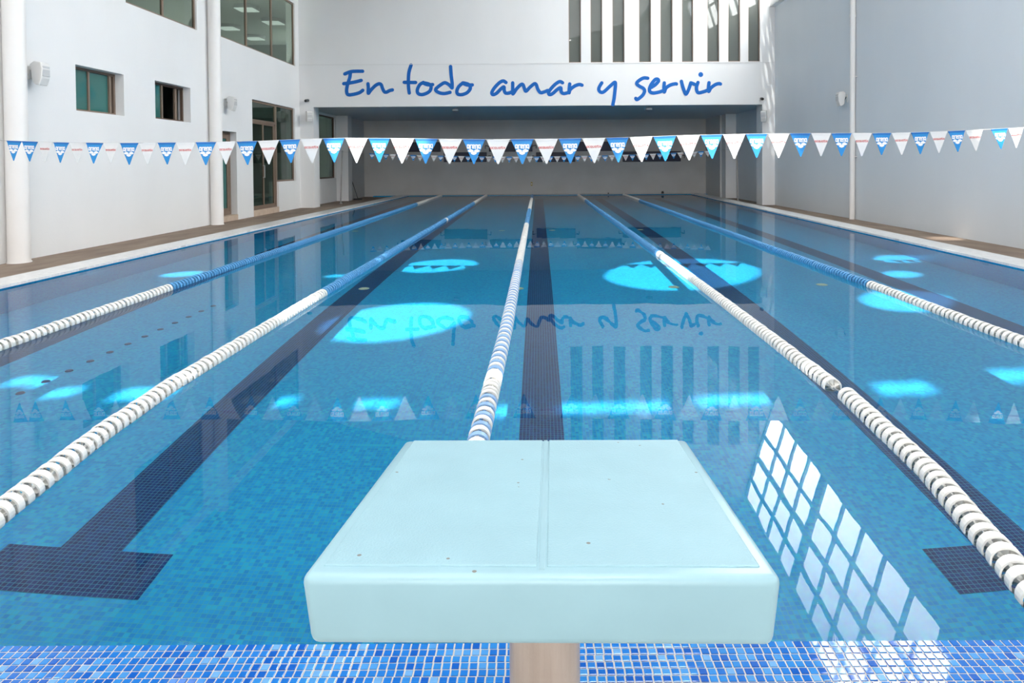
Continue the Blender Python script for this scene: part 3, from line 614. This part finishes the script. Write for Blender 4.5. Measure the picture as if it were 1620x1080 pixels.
org = Vector(L1.location); E_ = [Vector((x, 5.74, z)) for x, z in PENNANT_EDGES]
blue = True
for i in range(len(E_) - 1):
    if i == 47: continue                       # the bare stretch of cord
    if i in (0, 1): bl = True
    elif i < 47: bl = (i % 2 == 1)
    else: bl = (i % 2 == 0)
    w_ = E_[i + 1].x - E_[i].x
    pennant(L1, org, E_[i] + Vector((.004, 0, 0)), E_[i + 1] - Vector((.004, 0, 0)), bl, .235 + .06 * min(1, max(0, (w_ - .185) / .09)), rp)
cd = MB(); pts = [Vector((XL, 5.74, 1.74))] + E_ + [Vector((XR, 5.74, 1.86))]
for a, b in zip(pts, pts[1:]): cd.tube(a - org, b - org, .0035, 6)
cd.build('cord', LINE_CORD, L1)
L2 = thing('pennant_line', 'far line of small blue and white pennants between two poles', 'pennant line', (0, 20.9, 1.6), 'pennant lines over the pool')
org = Vector(L2.location); n = 50
def l2(x): t = (x + 5.96) / 12.04; return Vector((x, 20.9, 1.745 - .16 * (1 - (2 * t - 1) ** 2) + .015 * t))
for i in range(n):
    x0 = -5.96 + 12.04 * i / n; x1 = x0 + .228
    pennant(L2, org, l2(x0), l2(x1), i % 2 == 0, .21, rp)
cd = MB(); pts = [Vector((-6.87, 20.9, 1.80))] + [l2(-5.96 + 12.04 * k / 24) for k in range(25)] + [Vector((6.94, 20.9, 1.82))]
for a, b in zip(pts, pts[1:]): cd.tube(a - org, b - org, .004, 6)
cd.build('cord', LINE_CORD, L2)
for x, xt, lab in ((-6.98, -6.90, 'thin grey flag pole standing on the left deck inside the alcove'), (7.02, 6.97, 'thin grey flag pole standing on the right deck inside the alcove')):
    p = thing('flag_pole', lab, 'pole', (x, 20.9, DECKZ))
    MB().tube((0, 0, 0), (xt - x, 0, 1.88), .024, 10).build('shaft', STEEL, p)
    MB().tube((0, 0, 0), (0, 0, .03), .05, 12).build('base', STEEL, p)
    MB().tube((xt - x - .03, 0, 1.84), (xt - x + .03, 0, 1.84), .008, 8).build('hook', STEEL, p)
br = thing('pool_brush', 'dark thin brush pole leaning on the left alcove wall behind the flag pole', 'brush', (-7.05, 23.3, DECKZ))
MB().tube((0, 0, .05), (-.27, .05, .85), .014, 8).build('handle', BLACK, br); MB().box(-.16, .16, -.04, .04, 0, .06).build('head', BLACK, br)

# ---------------------------------------------------------------- lettering on the beam
wl = thing('wall_lettering', 'large blue handwritten words En todo amar y servir on the white upper wall', 'lettering', (0, YB, 3.9))
for li, (ch, strokes) in enumerate(LETTERS):
    b = MB(); k = 0
    for st in strokes:
        sp = smooth_path(st, 6); off = .006 + .0012 * (li % 3) + .0006 * k; k += 1
        put = lambda u, v, e=0, off=off: (u, -off - e, v - 3.9)
        if len(sp) == 2:
            b.add([put(sp[0][0] + .078 * math.cos(.3927 * j), sp[0][1] + .078 * math.sin(.3927 * j)) for j in range(16)], [tuple(range(16))]) if ch == 'i' else stroke(b, sp, .112, put)
            continue
        stroke(b, sp, .112, put)
        for j in range(1, len(sp) - 1):       # round joints in the tight turns
            v1 = Vector(sp[j]) - Vector(sp[j - 1]); v2 = Vector(sp[j + 1]) - Vector(sp[j])
            if v1.length > 1e-6 and v2.length > 1e-6 and v1.angle(v2) > .3:
                b.add([put(sp[j][0] + .056 * math.cos(.3927 * q), sp[j][1] + .056 * math.sin(.3927 * q), .0025 + .00003 * j) for q in range(16)], [tuple(range(16))])
    b.build('letter', LET_BLUE, wl)

# ---------------------------------------------------------------- columns, pipe
for x, y, lab in ((-7.52, 7.50, 'white round column against the left wall, nearest the camera'), (-7.52, 13.25, 'white round column against the left wall beside the narrow glass door')):
    c = thing('column', lab, 'column', (x, y, DECKZ))
    MB().tube((0, 0, 0), (0, 0, 10.6), .138, 32, caps=False).build('shaft', COLUMN, c, smooth=True); MB().tube((0, 0, 0), (0, 0, .015), .15, 32).build('foot', COLUMN, c)
c = thing('downpipe', 'white round downpipe with a joint on the right wall', 'pipe', (XR - .078, 13.62, DECKZ))
MB().tube((0, 0, 0), (0, 0, 6.4), .062, 24, caps=False).build('shaft', COLUMN, c, smooth=True)
for z in (4.85,): MB().tube((0, 0, z - .04), (0, 0, z + .04), .07, 24).build('joint', COLUMN, c)
for z in (1.5, 3.4): MB().tube((0, 0, z - .012), (0, 0, z + .012), .066, 24).box(0, .077, -.075, .075, z - .01, z + .01).build('clip', COLUMN, c)

# ---------------------------------------------------------------- speakers, cameras, lamps
def speaker(lab, loc, rz, tilt=-.25):
    s = thing('loudspeaker', lab, 'loudspeaker', loc, 'white loudspeakers on the walls'); s.rotation_euler = (0, 0, rz)
    prof = [(-.01, .15), (.05, .185), (.155, .155), (.165, .06), (.135, -.08), (.085, -.18), (.03, -.165), (-.01, -.12)]   # side view: out from wall, up
    R_ = Matrix.Translation((0, -.10, 0)) @ Matrix.Rotation(-tilt, 4, 'X')
    b = MB(); n = len(prof)
    b.add([R_ @ Vector((-.085, -o, z)) for k, (o, z) in enumerate(prof)] + [R_ @ Vector((.085, -o, z)) for o, z in prof],
          [tuple(range(n)), tuple(range(2 * n - 1, n - 1, -1))] + [(i, n + i, n + (i + 1) % n, (i + 1) % n) for i in range(n)])
    b.build('cabinet', PLASTIC, s, bevel=.012)
    MB().hexa([R_ @ Vector(q) for q in [(-.07, -.152, -.05), (.07, -.152, -.05), (.07, -.13, -.05), (-.07, -.13, -.05), (-.07, -.168, .10), (.07, -.168, .10), (.07, -.15, .10), (-.07, -.15, .10)]]).build('grille', GRILLE, s)
    MB().box(-.03, .03, -.015, 0, -.07, .12).tube((0, 0, .07), (0, -.13, .07), .018, 10).box(-.022, .022, -.12, -.08, .03, .11).build('bracket', PLASTIC, s)
    MB().tube((.02, -.04, .05), (.015, -.10, -.1), .008, 6).build('cable', BLACK, s)
    return s
speaker('white wedge loudspeaker on the left wall beside the nearest round column', (XL, 7.93, 2.74), math.radians(90), .12)
speaker('white wedge loudspeaker on the left wall behind the column by the narrow door', (XL, 14.0, 2.85), math.radians(90), .12)
speaker('white wedge loudspeaker on the left pillar under the white beam', (-7.38, YB - .03, 2.88), math.radians(35), .12)
speaker('white wedge loudspeaker on the right wall beside the downpipe', (XR, 14.05, 2.88), math.radians(-90), .12)
speaker('white wedge loudspeaker on the right pillar under the white beam', (7.27, YB - .03, 2.80), math.radians(-35), .12)
def seccam(lab, loc):
    s = thing('security_camera', lab, 'camera', loc, 'security cameras on the beam')
    MB().box(-.05, .05, -.02, 0, -.06, .06).tube((0, -.02, -.02), (0, -.09, .0), .014, 8).build('bracket', PLASTIC, s)
    MB().tube((0, -.03, .01), (-.02, -.20, -.02), .045, 14).build('housing', BLACK, s, bevel=.004); MB().tube((-.02, -.2, -.02), (-.022, -.215, -.023), .03, 12).build('lens', BLACK, s)
seccam('small black security camera at the left end of the white beam', (-7.36, YB, 3.40)); seccam('small black security camera at the right end of the white beam', (7.14, YB, 3.37))
for x, lab in ((-2.74, 'left grey box lamp under the alcove ceiling below the word todo'), (3.66, 'right grey box lamp under the alcove ceiling below the word servir')):
    s = thing('ceiling_lamp', lab, 'lamp', (x, 19.6, 3.195))
    MB().box(-.10, .10, -.08, .08, -.10, -.03).build('housing', LAMP_GREY, s, bevel=.008); MB().box(-.03, .03, -.02, .02, -.03, 0).build('bracket', LAMP_GREY, s); MB().box(-.085, .085, -.088, -.08, -.09, -.04).build('lens', GRILLE, s)

# navy boards on the far alcove wall, in two staggered rows
for x0, x1, z0, z1, lab in ((-4.02, -2.2, 1.43, 1.84, 'navy board on the far wall, lower row, left'), (-.10, 1.55, 1.41, 1.82, 'navy board on the far wall, lower row, middle'), (3.57, 6.04, 1.40, 1.83, 'wide navy board on the far wall, lower row, right'),
                            (-5.87, -4.16, 1.87, 2.28, 'navy board on the far wall, upper row, left'), (-2.1, -.26, 1.86, 2.27, 'navy board on the far wall, upper row, middle'), (1.62, 3.52, 1.86, 2.26, 'navy board on the far wall, upper row, right')):
    s = thing('wall_board', lab, 'board', ((x0 + x1) / 2, YF, (z0 + z1) / 2), 'navy boards on the far wall'); h = (x1 - x0) / 2; v = (z1 - z0) / 2
    MB().box(-h, h, -.09, -.03, -v, v).build('panel', NAVY, s, bevel=.01)
    for sx in (-1, 1): MB().box(sx * (h - .1) - .02, sx * (h - .1) + .02, -.03, 0, -v * .6, v * .6).tube((sx * h, -.05, .02), (sx * (h + .16), -.02, .06), .015, 8).tube((sx * (h + .16), -.02, .06), (sx * (h + .16), 0, -.08), .015, 8).build('bracket', BLACK, s)
s = thing('wall_socket', 'small yellowed socket low on the far wall', 'socket', (-.30, YF, .48)); MB().box(-.04, .04, -.03, 0, -.08, .08).build('box', YELLOW, s, bevel=.006); MB().box(-.02, .02, -.034, -.03, -.03, .03).build('cover', PLASTIC, s)
for x, r, lab in ((5.25, .06, 'black round cap on the far coping towards the right'), (2.95, .03, 'small brown cap on the far coping left of the black one')):
    tag(MB().tube((x, 25.5, .045), (x, 25.5, .045 + r * 1.6), r, 14, r * .7).build('coping_cap', BLACK), lab, 'cap')

# ---------------------------------------------------------------- rooms seen through the glass
for x, y, wh in ((-9.6, 19.6, 'topmost in view'), (-11.6, 22.5, 'leftmost in view'), (-9.55, 21.6, 'rightmost in view'), (-11.5, 24.5, 'lowest in view')):
    s = thing('louvre_lamp', 'round louvred ceiling lamp in the upper office, ' + wh, 'lamp', (x, y, 6.59), 'louvred ceiling lamps in the upper office')
    MB().tube((0, 0, -.03), (0, 0, 0), .42, 24).tube((0, 0, -.1), (0, 0, -.03), .36, 24, .40).build('housing', GRILLE, s)
    for k in range(5): MB().box(-.3, .3, -.26 + k * .13 - .02, -.26 + k * .13 + .02, -.13, -.10).build('tube', LAMP_ON, s)
s = thing('reception_desk', 'dark wooden reception desk inside the glazed lobby door', 'desk', (-9.6, 16.9, .1))
MB().box(-.4, .4, -.9, .9, 0, .95).build('front', WOOD_D, s, bevel=.01); MB().box(-.5, .5, -1, 1, .95, 1.0).build('worktop', WOOD_D, s, bevel=.008)
pl = thing('potted_shrub', 'yellow-green leafy shrub in a pot inside the glazed lobby door', 'plant', (-9.4, 15.55, .1))
MB().tube((0, 0, 0), (0, 0, .5), .2, 20, .27).build('pot', TERRA, pl); MB().tube((0, 0, .45), (0, 0, 1.3), .03, 8).build('stem', WOOD_D, pl)
lf = MB(); rl = random.Random(2)
for i in range(260):
    a = rl.uniform(0, 6.28); e = rl.uniform(-.4, 1.4); r0 = rl.uniform(.12, .3); c = Vector((r0 * math.cos(a) * math.cos(e), r0 * math.sin(a) * math.cos(e), 1.65 + r0 * 1.15 * math.sin(e)))
    q = Matrix.Rotation(a, 3, 'Z') @ Matrix.Rotation(rl.uniform(-1, 1), 3, 'Y'); l_ = rl.uniform(.07, .13)
    lf.add([c + q @ Vector(v) for v in ((0, 0, 0), (l_, -.035, .01), (l_ * 2, 0, -.02), (l_, .035, .01))], [(0, 1, 2, 3)])
lf.build('foliage', LEAF, pl, kind='stuff')
pk = bpy.data.lights.new('lobby_fill', 'AREA'); pk.size = .6; pk.energy = 40; po = bpy.data.objects.new('lobby_fill', pk); COL.objects.link(po); po.location = (-8.9, 15.6, 3.2)  # unseen light added to brighten the lobby behind the glass
